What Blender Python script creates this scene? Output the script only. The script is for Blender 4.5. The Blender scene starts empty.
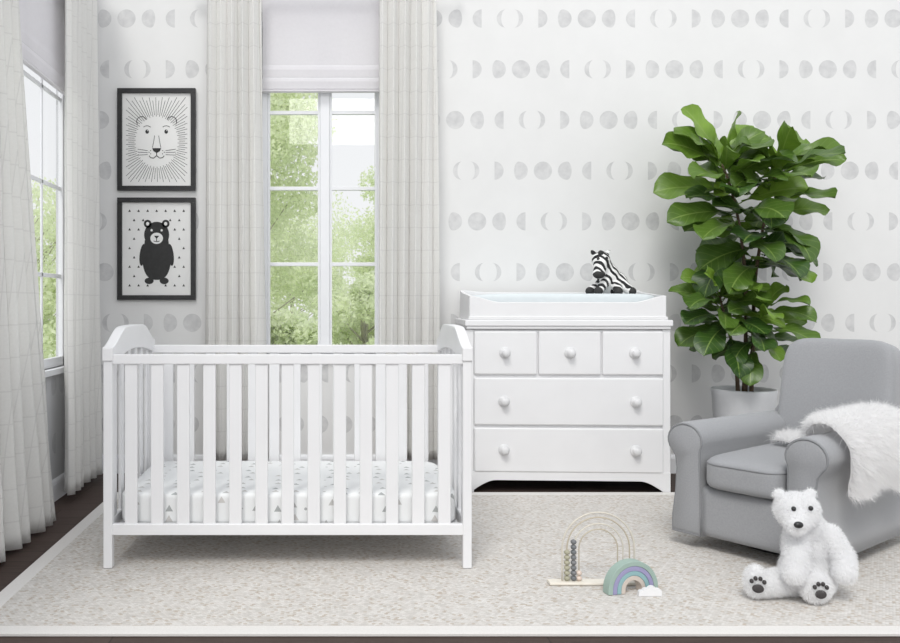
import bpy, bmesh, math, random
import numpy as np
from mathutils import Vector, Matrix, noise, Euler
random.seed(7)
PI = math.pi
scene = bpy.context.scene
COL = scene.collection
try:
    scene.view_settings.view_transform = 'Standard'
except Exception:
    pass

# ---------------------------------------------------------------- materials
def new_mat(name):
    m = bpy.data.materials.new(name); m.use_nodes = True
    nt = m.node_tree
    return m, nt, nt.nodes['Principled BSDF'], nt.nodes['Material Output']

def M(nt, op, a, b=None, c=None):
    n = nt.nodes.new('ShaderNodeMath'); n.operation = op
    for i, x in enumerate((a, b, c)):
        if x is None: continue
        if isinstance(x, (int, float)): n.inputs[i].default_value = x
        else: nt.links.new(x, n.inputs[i])
    return n.outputs[0]

def MIX(nt, f, a, b):
    n = nt.nodes.new('ShaderNodeMix'); n.data_type = 'RGBA'
    for idx, x in ((0, f), (6, a), (7, b)):
        if isinstance(x, (int, float)): n.inputs[idx].default_value = x
        elif isinstance(x, tuple): n.inputs[idx].default_value = (x[0], x[1], x[2], 1)
        else: nt.links.new(x, n.inputs[idx])
    return n.outputs[2]

def NOISE(nt, vec, scale, detail=3, rough=0.5):
    n = nt.nodes.new('ShaderNodeTexNoise')
    n.inputs['Scale'].default_value = scale
    n.inputs['Detail'].default_value = detail
    n.inputs['Roughness'].default_value = rough
    if vec is not None: nt.links.new(vec, n.inputs['Vector'])
    return n.outputs['Fac']

def RAMP(nt, f, lo, hi):
    n = nt.nodes.new('ShaderNodeMapRange'); n.clamp = True
    n.inputs[1].default_value = lo; n.inputs[2].default_value = hi
    nt.links.new(f, n.inputs[0]); return n.outputs[0]

def BUMP(nt, bsdf, h, strength=0.3, dist=0.005):
    b = nt.nodes.new('ShaderNodeBump'); b.inputs['Strength'].default_value = strength
    b.inputs['Distance'].default_value = dist
    nt.links.new(h, b.inputs['Height']); nt.links.new(b.outputs[0], bsdf.inputs['Normal'])

def OBJC(nt):
    return nt.nodes.new('ShaderNodeTexCoord').outputs['Object']

def pmat(name, c1, c2=None, scale=20, rough=0.5, bump=0.0, bscale=60, sheen=0.0, transl=0.0, metal=0.0, bdist=0.003):
    m, nt, b, out = new_mat(name)
    if c2 is None: c2 = tuple(x * 0.95 for x in c1)
    co = OBJC(nt)
    nt.links.new(MIX(nt, RAMP(nt, NOISE(nt, co, scale), .3, .7), c1, c2), b.inputs['Base Color'])
    b.inputs['Roughness'].default_value = rough
    b.inputs['Metallic'].default_value = metal
    if sheen: b.inputs['Sheen Weight'].default_value = sheen
    if bump: BUMP(nt, b, NOISE(nt, co, bscale, 4), bump, bdist)
    if transl:
        t = nt.nodes.new('ShaderNodeBsdfTranslucent'); t.inputs[0].default_value = (*c1, 1)
        mx = nt.nodes.new('ShaderNodeMixShader'); mx.inputs[0].default_value = transl
        nt.links.new(b.outputs[0], mx.inputs[1]); nt.links.new(t.outputs[0], mx.inputs[2])
        nt.links.new(mx.outputs[0], out.inputs[0])
    return m

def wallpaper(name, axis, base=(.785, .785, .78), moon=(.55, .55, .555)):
    m, nt, b, out = new_mat(name)
    co = OBJC(nt)
    s = nt.nodes.new('ShaderNodeSeparateXYZ'); nt.links.new(co, s.inputs[0])
    x = s.outputs[axis]; z = s.outputs[2]
    dz, du, r = .2985, .1290, .0535
    Z = M(nt, 'DIVIDE', M(nt, 'SUBTRACT', z, 2.376), dz)
    row = M(nt, 'FLOOR', M(nt, 'ADD', Z, .5))
    v = M(nt, 'MULTIPLY', M(nt, 'SUBTRACT', Z, row), dz)
    U = M(nt, 'ADD', M(nt, 'DIVIDE', M(nt, 'SUBTRACT', x, 1.124), du), M(nt, 'MULTIPLY', row, 4.0))
    col = M(nt, 'FLOOR', M(nt, 'ADD', U, .5))
    u = M(nt, 'MULTIPLY', M(nt, 'SUBTRACT', U, col), du)
    k = M(nt, 'FLOORED_MODULO', col, 7.0)
    h = M(nt, 'MINIMUM', k, M(nt, 'SUBTRACT', 7.0, k))
    c = M(nt, 'SUBTRACT', 1.0, M(nt, 'MULTIPLY', h, .50))
    sg = M(nt, 'SUBTRACT', M(nt, 'MULTIPLY', M(nt, 'LESS_THAN', k, 3.5), 2.0), 1.0)
    uu = M(nt, 'ADD', M(nt, 'MULTIPLY', u, sg), M(nt, 'MULTIPLY', M(nt, 'SUBTRACT', c, 1.0), r / 2))
    v2 = M(nt, 'MULTIPLY', v, v)
    w = M(nt, 'SQRT', M(nt, 'MAXIMUM', M(nt, 'SUBTRACT', r * r, v2), 0.0))
    m1 = M(nt, 'LESS_THAN', uu, M(nt, 'MULTIPLY', w, c))
    m2 = M(nt, 'LESS_THAN', M(nt, 'ADD', M(nt, 'MULTIPLY', uu, uu), v2), r * r)
    mask = M(nt, 'MULTIPLY', m1, m2)
    mott = RAMP(nt, NOISE(nt, co, 26, 4), .3, .72)
    mc = M(nt, 'MULTIPLY', mask, M(nt, 'ADD', M(nt, 'MULTIPLY', mott, .55), .4))
    basec = MIX(nt, RAMP(nt, NOISE(nt, co, 3.5, 6, .65), .35, .65), base, tuple(q * .965 for q in base))
    nt.links.new(MIX(nt, mc, basec, moon), b.inputs['Base Color'])
    b.inputs['Roughness'].default_value = .75
    return m

def floor_mat():
    m, nt, b, out = new_mat('dark_wood_floor')
    co = OBJC(nt)
    br = nt.nodes.new('ShaderNodeTexBrick'); nt.links.new(co, br.inputs['Vector'])
    br.inputs['Scale'].default_value = 1.0; br.inputs['Brick Width'].default_value = 1.3
    br.inputs['Row Height'].default_value = .13; br.inputs['Mortar Size'].default_value = .0025
    br.inputs['Color1'].default_value = (.045, .030, .026, 1); br.inputs['Color2'].default_value = (.068, .047, .041, 1)
    br.inputs['Mortar'].default_value = (.012, .009, .008, 1)
    mp = nt.nodes.new('ShaderNodeMapping'); mp.inputs['Scale'].default_value = (2, 30, 1); nt.links.new(co, mp.inputs[0])
    g = RAMP(nt, NOISE(nt, mp.outputs[0], 3, 6, .6), .3, .7)
    nt.links.new(MIX(nt, M(nt, 'MULTIPLY', g, .5), br.outputs['Color'], (.10, .072, .06)), b.inputs['Base Color'])
    b.inputs['Roughness'].default_value = .6
    b.inputs['Specular IOR Level'].default_value = .2
    return m

def rug_mat():
    m, nt, b, out = new_mat('woven_rug')
    co = OBJC(nt)
    s = nt.nodes.new('ShaderNodeSeparateXYZ'); nt.links.new(co, s.inputs[0])
    x, y = s.outputs[0], s.outputs[1]
    cx, cy = .0110, .0080
    iy = M(nt, 'FLOOR', M(nt, 'DIVIDE', y, cy))
    X = M(nt, 'ADD', M(nt, 'DIVIDE', x, cx), M(nt, 'MULTIPLY', iy, .5))
    ix = M(nt, 'FLOOR', X)
    cb = nt.nodes.new('ShaderNodeCombineXYZ'); nt.links.new(ix, cb.inputs[0]); nt.links.new(iy, cb.inputs[1])
    wn = nt.nodes.new('ShaderNodeTexWhiteNoise'); nt.links.new(cb.outputs[0], wn.inputs['Vector'])
    rnd = wn.outputs['Value']
    sc = nt.nodes.new('ShaderNodeSeparateColor'); nt.links.new(wn.outputs['Color'], sc.inputs[0])
    c1 = MIX(nt, rnd, (.68, .65, .615), (.55, .525, .49))
    dark = M(nt, 'GREATER_THAN', sc.outputs[1], .87)
    c2 = MIX(nt, M(nt, 'MULTIPLY', dark, .65), c1, (.42, .33, .24))
    lt = M(nt, 'LESS_THAN', sc.outputs[2], .28)
    c3 = MIX(nt, M(nt, 'MULTIPLY', lt, .6), c2, (.76, .745, .72))
    big = RAMP(nt, NOISE(nt, co, 11, 5, .65), .38, .62)
    c4 = MIX(nt, M(nt, 'MULTIPLY', big, .18), c3, (.50, .475, .45))
    fx = M(nt, 'ABSOLUTE', M(nt, 'SUBTRACT', M(nt, 'FRACT', X), .5))
    fy = M(nt, 'ABSOLUTE', M(nt, 'SUBTRACT', M(nt, 'FRACT', M(nt, 'DIVIDE', y, cy)), .5))
    edge = M(nt, 'MAXIMUM', fx, fy)
    c5 = MIX(nt, M(nt, 'MULTIPLY', RAMP(nt, edge, .36, .5), .35), c4, (.40, .37, .34))
    nt.links.new(c5, b.inputs['Base Color'])
    h = M(nt, 'SUBTRACT', 1.0, edge)
    h2 = M(nt, 'ADD', h, M(nt, 'MULTIPLY', rnd, .5))
    BUMP(nt, b, h2, .5, .005)
    b.inputs['Roughness'].default_value = .95
    return m

def sheet_mat():
    m, nt, b, out = new_mat('printed_sheet')
    co = OBJC(nt)
    s = nt.nodes.new('ShaderNodeSeparateXYZ'); nt.links.new(co, s.inputs[0])
    yz = M(nt, 'ADD', s.outputs[1], s.outputs[2])
    cb = nt.nodes.new('ShaderNodeCombineXYZ'); nt.links.new(s.outputs[0], cb.inputs[0]); nt.links.new(yz, cb.inputs[1])
    sc = 15.0
    vm = nt.nodes.new('ShaderNodeVectorMath'); vm.operation = 'SCALE'; vm.inputs['Scale'].default_value = sc
    nt.links.new(cb.outputs[0], vm.inputs[0])
    vo = nt.nodes.new('ShaderNodeTexVoronoi'); vo.voronoi_dimensions = '2D'; vo.inputs['Scale'].default_value = 1.0
    vo.inputs['Randomness'].default_value = .6
    nt.links.new(vm.outputs[0], vo.inputs['Vector'])
    sb = nt.nodes.new('ShaderNodeVectorMath'); sb.operation = 'SUBTRACT'
    nt.links.new(vm.outputs[0], sb.inputs[0]); nt.links.new(vo.outputs['Position'], sb.inputs[1])
    q = nt.nodes.new('ShaderNodeSeparateXYZ'); nt.links.new(sb.outputs[0], q.inputs[0])
    qx, qy = q.outputs[0], q.outputs[1]
    rc = nt.nodes.new('ShaderNodeSeparateColor'); nt.links.new(vo.outputs['Color'], rc.inputs[0])
    ax = M(nt, 'MULTIPLY', M(nt, 'ABSOLUTE', qx), .866)
    tri = M(nt, 'MAXIMUM', M(nt, 'MULTIPLY', qy, -1.0), M(nt, 'ADD', ax, M(nt, 'MULTIPLY', qy, .5)))
    tri = M(nt, 'LESS_THAN', tri, .125)
    dot = M(nt, 'LESS_THAN', vo.outputs['Distance'], .085)
    pick = M(nt, 'GREATER_THAN', rc.outputs[0], .25)
    shp = M(nt, 'ADD', M(nt, 'MULTIPLY', tri, pick), M(nt, 'MULTIPLY', dot, M(nt, 'SUBTRACT', 1.0, pick)))
    col = MIX(nt, rc.outputs[1], (.36, .38, .38), (.58, .56, .54))
    nt.links.new(MIX(nt, shp, (.79, .80, .80), col), b.inputs['Base Color'])
    b.inputs['Roughness'].default_value = .85
    return m

def curtain_mat():
    m, nt, b, out = new_mat('checked_linen')
    uv = nt.nodes.new('ShaderNodeTexCoord').outputs['UV']
    s = nt.nodes.new('ShaderNodeSeparateXYZ'); nt.links.new(uv, s.inputs[0])
    lu = M(nt, 'LESS_THAN', M(nt, 'FRACT', M(nt, 'DIVIDE', s.outputs[0], .085)), .06)
    lv = M(nt, 'LESS_THAN', M(nt, 'FRACT', M(nt, 'DIVIDE', s.outputs[1], .13)), .04)
    g = M(nt, 'MAXIMUM', lu, lv)
    sl = NOISE(nt, uv, 90, 3)
    c = MIX(nt, RAMP(nt, sl, .3, .7), (.93, .925, .905), (.90, .895, .875))
    c = MIX(nt, M(nt, 'MULTIPLY', g, .3), c, (.68, .67, .66))
    nt.links.new(c, b.inputs['Base Color']); b.inputs['Roughness'].default_value = .9
    t = nt.nodes.new('ShaderNodeBsdfTranslucent'); nt.links.new(c, t.inputs[0])
    mx = nt.nodes.new('ShaderNodeMixShader'); mx.inputs[0].default_value = .35
    nt.links.new(b.outputs[0], mx.inputs[1]); nt.links.new(t.outputs[0], mx.inputs[2])
    nt.links.new(mx.outputs[0], out.inputs[0])
    return m

def leaf_mat():
    m, nt, b, out = new_mat('fiddle_leaf')
    u1 = nt.nodes.new('ShaderNodeUVMap'); u1.uv_map = 'UVMap'
    u2 = nt.nodes.new('ShaderNodeUVMap'); u2.uv_map = 'rnd'
    s = nt.nodes.new('ShaderNodeSeparateXYZ'); nt.links.new(u1.outputs[0], s.inputs[0])
    r = nt.nodes.new('ShaderNodeSeparateXYZ'); nt.links.new(u2.outputs[0], r.inputs[0])
    au = M(nt, 'ABSOLUTE', s.outputs[0])
    mid = M(nt, 'LESS_THAN', au, .045)
    vv = M(nt, 'FRACT', M(nt, 'MULTIPLY', M(nt, 'SUBTRACT', s.outputs[1], M(nt, 'MULTIPLY', au, .22)), 8.0))
    vein = M(nt, 'LESS_THAN', vv, .10)
    ln = M(nt, 'MAXIMUM', mid, M(nt, 'MULTIPLY', vein, .4))
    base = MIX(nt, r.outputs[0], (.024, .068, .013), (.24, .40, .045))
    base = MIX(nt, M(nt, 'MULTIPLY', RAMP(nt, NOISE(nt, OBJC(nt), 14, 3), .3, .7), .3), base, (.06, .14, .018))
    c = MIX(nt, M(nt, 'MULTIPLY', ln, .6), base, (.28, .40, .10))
    nt.links.new(c, b.inputs['Base Color']); b.inputs['Roughness'].default_value = .36
    BUMP(nt, b, ln, .3, .004)
    t = nt.nodes.new('ShaderNodeBsdfTranslucent'); nt.links.new(c, t.inputs[0])
    mx = nt.nodes.new('ShaderNodeMixShader'); mx.inputs[0].default_value = .18
    nt.links.new(b.outputs[0], mx.inputs[1]); nt.links.new(t.outputs[0], mx.inputs[2])
    nt.links.new(mx.outputs[0], out.inputs[0])
    return m

def glass_mat():
    m, nt, b, out = new_mat('window_pane_glass')
    t = nt.nodes.new('ShaderNodeBsdfTransparent'); g = nt.nodes.new('ShaderNodeBsdfGlossy')
    g.inputs['Roughness'].default_value = .02
    n = RAMP(nt, NOISE(nt, OBJC(nt), 2), 0, 1)
    mx = nt.nodes.new('ShaderNodeMixShader')
    nt.links.new(M(nt, 'ADD', M(nt, 'MULTIPLY', n, .01), .03), mx.inputs[0])
    nt.links.new(t.outputs[0], mx.inputs[1]); nt.links.new(g.outputs[0], mx.inputs[2])
    nt.links.new(mx.outputs[0], out.inputs[0])
    return m

def zebra_mat():
    m, nt, b, out = new_mat('zebra_plush')
    co = OBJC(nt)
    w = nt.nodes.new('ShaderNodeTexWave'); nt.links.new(co, w.inputs['Vector'])
    w.wave_type = 'BANDS'; w.bands_direction = 'DIAGONAL'
    w.inputs['Scale'].default_value = 13; w.inputs['Distortion'].default_value = 5
    w.inputs['Detail'].default_value = 1.5; w.inputs['Detail Scale'].default_value = 1.2
    f = M(nt, 'GREATER_THAN', w.outputs['Fac'], .5)
    nt.links.new(MIX(nt, f, (.02, .02, .022), (.85, .85, .84)), b.inputs['Base Color'])
    b.inputs['Roughness'].default_value = .9
    BUMP(nt, b, NOISE(nt, co, 300, 2), .5, .003)
    return m

WHITE = pmat('white_painted_wood', (.81, .81, .82), (.79, .79, .80), 8, .42)
TRIM = pmat('white_trim_paint', (.84, .85, .87), (.82, .83, .855), 6, .45)
GREYFAB = pmat('grey_upholstery', (.335, .34, .353), (.30, .305, .318), 180, .9, .35, 500, .25)
GREYPIPE = pmat('grey_piping', (.25, .255, .265), None, 100, .9)
BLACKPL = pmat('black_plastic', (.02, .02, .022), (.03, .03, .03), 20, .3)
BLACKFR = pmat('black_frame_lacquer', (.018, .018, .02), (.028, .028, .028), 30, .35)
PAPER = pmat('white_print_paper', (.80, .80, .79), (.78, .78, .77), 10, .7)
INK = pmat('black_ink', (.022, .022, .022), (.03, .03, .03), 40, .7)
FURW = pmat('white_plush_fur', (.95, .95, .955), (.92, .92, .925), 40, .95, 0, 60, 0, .4)
FURT = pmat('white_sheepskin', (.97, .965, .965), (.93, .925, .92), 25, .95, 0, 60, 0, .5)
PADC = pmat('changing_pad_cover', (.68, .73, .75), (.65, .70, .72), 20, .8)
SHADE = pmat('roman_shade_fabric', (.85, .835, .86), (.82, .805, .83), 60, .9, .2, 300, 0, .25)
POTM = pmat('white_ceramic', (.66, .67, .69), (.60, .61, .63), 12, .45, .1, 40)
SOIL = pmat('dark_soil', (.04, .028, .02), (.07, .05, .035), 90, 1, .8, 120)
BARK = pmat('brown_stem', (.14, .095, .06), (.08, .055, .035), 60, .85, .5, 120)
BARKP = pmat('pale_bark', (.46, .44, .36), (.38, .36, .29), 20, .9)
RUGB = pmat('rug_border_fabric', (.74, .72, .695), (.69, .67, .645), 200, .95, .4, 400)
METAL = pmat('rod_metal', (.6, .6, .6), None, 10, .3, metal=1)
PADB = pmat('dark_paw_leather', (.035, .03, .03), (.05, .045, .045), 60, .6)
LEAF, CURT, GLASS = leaf_mat(), curtain_mat(), glass_mat()
TREEL = pmat('pale_green_leaves', (.88, .92, .72), (.62, .71, .47), 2.2, .8, transl=.5)
GRASS = pmat('lawn_grass', (.70, .76, .55), (.62, .70, .47), 2, 1)

# ---------------------------------------------------------------- geometry helpers
class MB:
    def __init__(self): self.v = []; self.f = []; self.mi = []
    def add(self, vs, fs, M4=None, mi=0):
        o = len(self.v)
        for p in vs:
            p = Vector(p)
            if M4 is not None: p = M4 @ p
            self.v.append(p)
        for f in fs: self.f.append(tuple(o + i for i in f)); self.mi.append(mi)
        return self
    def box(self, x0, x1, y0, y1, z0, z1, M4=None, mi=0):
        vs = [(x0, y0, z0), (x1, y0, z0), (x1, y1, z0), (x0, y1, z0), (x0, y0, z1), (x1, y0, z1), (x1, y1, z1), (x0, y1, z1)]
        fs = [(0, 3, 2, 1), (4, 5, 6, 7), (0, 1, 5, 4), (1, 2, 6, 5), (2, 3, 7, 6), (3, 0, 4, 7)]
        return self.add(vs, fs, M4, mi)
    def lathe(self, prof, n=32, M4=None, mi=0, cap=True):
        vs = []; fs = []
        for r, z in prof:
            for i in range(n):
                a = 2 * PI * i / n; vs.append((r * math.cos(a), r * math.sin(a), z))
        for j in range(len(prof) - 1):
            for i in range(n):
                k = (i + 1) % n
                fs.append((j * n + i, j * n + k, (j + 1) * n + k, (j + 1) * n + i))
        if cap:
            fs.append(tuple(range(n))); fs.append(tuple((len(prof) - 1) * n + i for i in range(n)))
        return self.add(vs, fs, M4, mi)
    def tube(self, pts, rad, n=8, closed=False, mi=0, M4=None):
        pts = [Vector(p) for p in pts]; N = len(pts); vs = []; fs = []
        prev = None
        for i, p in enumerate(pts):
            if closed: t = pts[(i + 1) % N] - pts[i - 1]
            else: t = pts[min(i + 1, N - 1)] - pts[max(i - 1, 0)]
            t.normalize()
            if prev is None:
                a = Vector((0, 0, 1)) if abs(t.z) < .9 else Vector((1, 0, 0))
                nrm = t.cross(a).normalized()
            else:
                nrm = (prev - t * prev.dot(t)).normalized()
            prev = nrm; bn = t.cross(nrm)
            r = rad[i] if isinstance(rad, (list, tuple)) else rad
            for k in range(n):
                a = 2 * PI * k / n; vs.append(p + nrm * (r * math.cos(a)) + bn * (r * math.sin(a)))
        for i in range(N if closed else N - 1):
            j = (i + 1) % N
            for k in range(n):
                l = (k + 1) % n; fs.append((i * n + k, i * n + l, j * n + l, j * n + k))
        if not closed:
            fs.append(tuple(range(n))); fs.append(tuple((N - 1) * n + k for k in range(n)))
        return self.add(vs, fs, M4, mi)
    def prism(self, poly, a0, a1, axis='y', M4=None, mi=0):
        def mk(p, a):
            if axis == 'y': return (p[0], a, p[1])
            if axis == 'x': return (a, p[0], p[1])
            return (p[0], p[1], a)
        n = len(poly)
        vs = [mk(p, a0) for p in poly] + [mk(p, a1) for p in poly]
        fs = [tuple(range(n)), tuple(range(2 * n - 1, n - 1, -1))]
        for i in range(n):
            j = (i + 1) % n; fs.append((i, j, n + j, n + i))
        return self.add(vs, fs, M4, mi)
    def ell(self, c, r, M4=None, mi=0, seg=20, ring=12, rot=None):
        vs = [(0, 0, -1)]; fs = []
        for j in range(1, ring):
            ph = -PI / 2 + PI * j / ring
            for i in range(seg):
                a = 2 * PI * i / seg; vs.append((math.cos(ph) * math.cos(a), math.cos(ph) * math.sin(a), math.sin(ph)))
        vs.append((0, 0, 1)); L = len(vs) - 1
        for i in range(seg):
            k = (i + 1) % seg
            fs.append((0, 1 + k, 1 + i)); fs.append((L, L - seg + i, L - seg + k))
            for j in range(ring - 2):
                fs.append((1 + j * seg + i, 1 + j * seg + k, 1 + (j + 1) * seg + k, 1 + (j + 1) * seg + i))
        T = Matrix.Translation(c)
        if rot is not None: T = T @ Euler(rot).to_matrix().to_4x4()
        T = T @ Matrix.Diagonal((r[0], r[1], r[2], 1))
        if M4 is not None: T = M4 @ T
        return self.add(vs, fs, T, mi)
    def limb(self, a, b, ra, rb, k=7):
        a = Vector(a); b = Vector(b)
        for i in range(k):
            t = i / (k - 1); r = ra * (1 - t) + rb * t
            self.ell(a.lerp(b, t), (r, r, r), seg=14, ring=8)
        return self
    def superell(self, c, r, n=5, div=12, rot=None, M4=None, mi=0):
        T = Matrix.Translation(c)
        if rot is not None: T = T @ Euler(rot).to_matrix().to_4x4()
        if M4 is not None: T = M4 @ T
        faces = [((1, 0, 0), (0, 1, 0), (0, 0, 1)), ((-1, 0, 0), (0, 0, 1), (0, 1, 0)), ((0, 1, 0), (0, 0, 1), (1, 0, 0)),
                 ((0, -1, 0), (1, 0, 0), (0, 0, 1)), ((0, 0, 1), (1, 0, 0), (0, 1, 0)), ((0, 0, -1), (0, 1, 0), (1, 0, 0))]
        for N, A, B in faces:
            N, A, B = Vector(N), Vector(A), Vector(B); vs = []; fs = []
            for i in range(div + 1):
                for j in range(div + 1):
                    u = math.sin((i / div * 2 - 1) * PI / 2) if n > 3 else (i / div * 2 - 1)
                    w = math.sin((j / div * 2 - 1) * PI / 2) if n > 3 else (j / div * 2 - 1)
                    p = N + A * u + B * w
                    s = (abs(p.x) ** n + abs(p.y) ** n + abs(p.z) ** n) ** (1 / n)
                    p = p / s
                    vs.append((p.x * r[0], p.y * r[1], p.z * r[2]))
            for i in range(div):
                for j in range(div):
                    a = i * (div + 1) + j; fs.append((a, a + div + 1, a + div + 2, a + 1))
            self.add(vs, fs, T, mi)
        return self
    def build(self, name, mats, parent=None, bevel=0, smooth=False, merge=False, loc=None, segs=2):
        me = bpy.data.meshes.new(name)
        me.from_pydata([tuple(p) for p in self.v], [], self.f)
        if not isinstance(mats, (list, tuple)): mats = [mats]
        for m in mats: me.materials.append(m)
        me.polygons.foreach_set('material_index', self.mi)
        bm = bmesh.new(); bm.from_mesh(me)
        if merge: bmesh.ops.remove_doubles(bm, verts=bm.verts, dist=1e-5)
        bmesh.ops.recalc_face_normals(bm, faces=bm.faces)
        bm.to_mesh(me); bm.free()
        ob = bpy.data.objects.new(name, me); COL.objects.link(ob)
        if smooth: me.polygons.foreach_set('use_smooth', [True] * len(me.polygons))
        if bevel:
            b = ob.modifiers.new('bevel', 'BEVEL'); b.width = bevel; b.segments = segs; b.limit_method = 'ANGLE'
            b.angle_limit = math.radians(40)
            me.polygons.foreach_set('use_smooth', [True] * len(me.polygons))
            b.harden_normals = True
        if parent is not None: ob.parent = parent
        if loc is not None: ob.location = loc
        me.update()
        return ob

def empty(name, loc, label, cat, rotz=0, group=None):
    e = bpy.data.objects.new(name, None); COL.objects.link(e); e.empty_display_size = .1
    e.location = loc; e.rotation_euler = (0, 0, rotz)
    e['label'] = label; e['category'] = cat
    if group: e['group'] = group
    return e

def tag(o, label, cat, group=None):
    o['label'] = label; o['category'] = cat
    if group: o['group'] = group
    return o

def struct(o):
    o['kind'] = 'structure'; return o

def remesh(mb, name, mat, parent, voxel, smooth_it=6):
    ob = mb.build(name, mat, None, smooth=True)
    r = ob.modifiers.new('r', 'REMESH'); r.mode = 'VOXEL'; r.voxel_size = voxel; r.use_smooth_shade = True
    s = ob.modifiers.new('s', 'SMOOTH'); s.iterations = smooth_it; s.factor = .5
    bpy.context.view_layer.update()
    dg = bpy.context.evaluated_depsgraph_get()
    me = bpy.data.meshes.new_from_object(ob.evaluated_get(dg))
    ob.modifiers.clear(); ob.data = me; me.name = name
    if not me.materials: me.materials.append(mat)
    me.polygons.foreach_set('use_smooth', [True] * len(me.polygons))
    ob.parent = parent
    return ob

def fur_strands(me, n, length, width, droop, seed, skip=None, jitter=.5):
    rng = np.random.default_rng(seed)
    me.calc_loop_triangles()
    nv = len(me.vertices)
    co = np.empty(nv * 3); me.vertices.foreach_get('co', co); co = co.reshape(-1, 3)
    tr = np.empty(len(me.loop_triangles) * 3, dtype=np.int32); me.loop_triangles.foreach_get('vertices', tr); tr = tr.reshape(-1, 3)
    a, b, c = co[tr[:, 0]], co[tr[:, 1]], co[tr[:, 2]]
    nn = np.cross(b - a, c - a); ar = np.linalg.norm(nn, axis=1)
    nn = nn / (ar[:, None] + 1e-12)
    idx = rng.choice(len(tr), n, p=ar / ar.sum())
    r1 = np.sqrt(rng.random(n))[:, None]; r2 = rng.random(n)[:, None]
    p = (1 - r1) * a[idx] + r1 * (1 - r2) * b[idx] + r1 * r2 * c[idx]
    N = nn[idx]
    if skip is not None:
        keep = np.array([not skip(q) for q in p]); p = p[keep]; N = N[keep]
    n = len(p)
    d = N + rng.normal(0, jitter, (n, 3)); d[:, 2] -= droop
    d /= np.linalg.norm(d, axis=1)[:, None]
    L = length * (0.55 + .9 * rng.random((n, 1)))
    side = np.cross(d, N) + rng.normal(0, .25, (n, 3)); side /= np.linalg.norm(side, axis=1)[:, None]
    mid = p + d * L * .5
    d2 = d.copy(); d2[:, 2] -= droop * .8 + .15; d2 /= np.linalg.norm(d2, axis=1)[:, None]
    tip = mid + d2 * L * .5
    w = width
    V = np.stack([p - side * w * .5, p + side * w * .5, mid + side * w * .4, mid - side * w * .4, tip], axis=1).reshape(-1, 3)
    F = []
    for i in range(n):
        o = i * 5; F.append((o, o + 1, o + 2, o + 3)); F.append((o + 3, o + 2, o + 4))
    return V, F

def fur_object(src, name, mat, parent, *a, **k):
    V, F = fur_strands(src.data, *a, **k)
    me = bpy.data.meshes.new(name); me.from_pydata(V.tolist(), [], F); me.materials.append(mat)
    ob = bpy.data.objects.new(name, me); COL.objects.link(ob); ob.parent = parent
    return ob

# ---------------------------------------------------------------- room shell
BW = 4.75; LW = -1.40
WX0, WX1, WZ0, WZ1 = -.40, .31, .70, 2.62
mb = MB()
mb.box(LW - .06, WX0, BW, BW + .12, -.0, 3.0); mb.box(WX1, 4.2, BW, BW + .12, 0, 3.0)
mb.box(WX0, WX1, BW, BW + .12, 0, WZ0); mb.box(WX0, WX1, BW, BW + .12, WZ1, 3.0)
struct(mb.build('wall_back', wallpaper('moon_phase_wallpaper', 0)))
LY0, LY1, LZ0, LZ1 = 3.2, 4.30, .67, 2.55
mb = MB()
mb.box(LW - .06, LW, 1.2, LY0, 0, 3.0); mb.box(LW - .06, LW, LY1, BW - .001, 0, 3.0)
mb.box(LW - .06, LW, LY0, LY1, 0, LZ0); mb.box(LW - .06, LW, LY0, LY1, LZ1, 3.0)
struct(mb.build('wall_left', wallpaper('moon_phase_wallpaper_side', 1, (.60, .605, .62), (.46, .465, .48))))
struct(MB().box(LW - .06, 4.2, .3, BW + .12, -.08, 0).build('floor', floor_mat()))
pr0 = [(0, 0), (-.016, 0), (-.016, .085), (-.012, .098), (-.006, .105), (0, .108)]
mb = MB(); mb.prism([(BW + p[0], p[1]) for p in pr0], LW, 4.2, 'x'); struct(mb.build('baseboard_back', TRIM))
mb = MB(); mb.prism([(LW - p[0], p[1]) for p in pr0], 1.2, BW - .016, 'y'); struct(mb.build('baseboard_left', TRIM))

# back window
mb = MB()
y0, y1 = BW + .025, BW + .075
mb.box(WX0, WX0 + .03, y0, y1, WZ0, WZ1); mb.box(WX1 - .03, WX1, y0, y1, WZ0, WZ1)
mb.box(WX0, WX1, y0, y1, WZ0, WZ0 + .05); mb.box(WX0, WX1, y0, y1, WZ1 - .04, WZ1)
cx = -.03
mb.box(cx - .028, cx + .028, y0 - .005, y1 + .005, WZ0, WZ1)
for z in (1.23, 1.68, 2.13):
    mb.box(WX0, WX1, y0 + .012, y1 - .012, z - .011, z + .011)
for x0, x1 in ((WX0 + .03, cx - .028), (cx + .028, WX1 - .03)):
    mb.box(x0, x0 + .014, y0 + .008, y1, WZ0, WZ1); mb.box(x1 - .014, x1, y0 + .008, y1, WZ0, WZ1)
mb.box(WX0 - .05, WX1 + .05, BW - .035, BW + .03, WZ0 - .03, WZ0)
mb.box(WX0 - .04, WX0, BW - .015, BW - .0005, WZ0 - .03, WZ1 + .04); mb.box(WX1, WX1 + .04, BW - .015, BW - .0005, WZ0 - .03, WZ1 + .04)
w1 = struct(mb.build('window_1', TRIM, bevel=.003))
struct(MB().box(WX0 + .02, WX1 - .02, BW + .048, BW + .052, WZ0 + .02, WZ1 - .02).build('window_glass', GLASS, w1))
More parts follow.
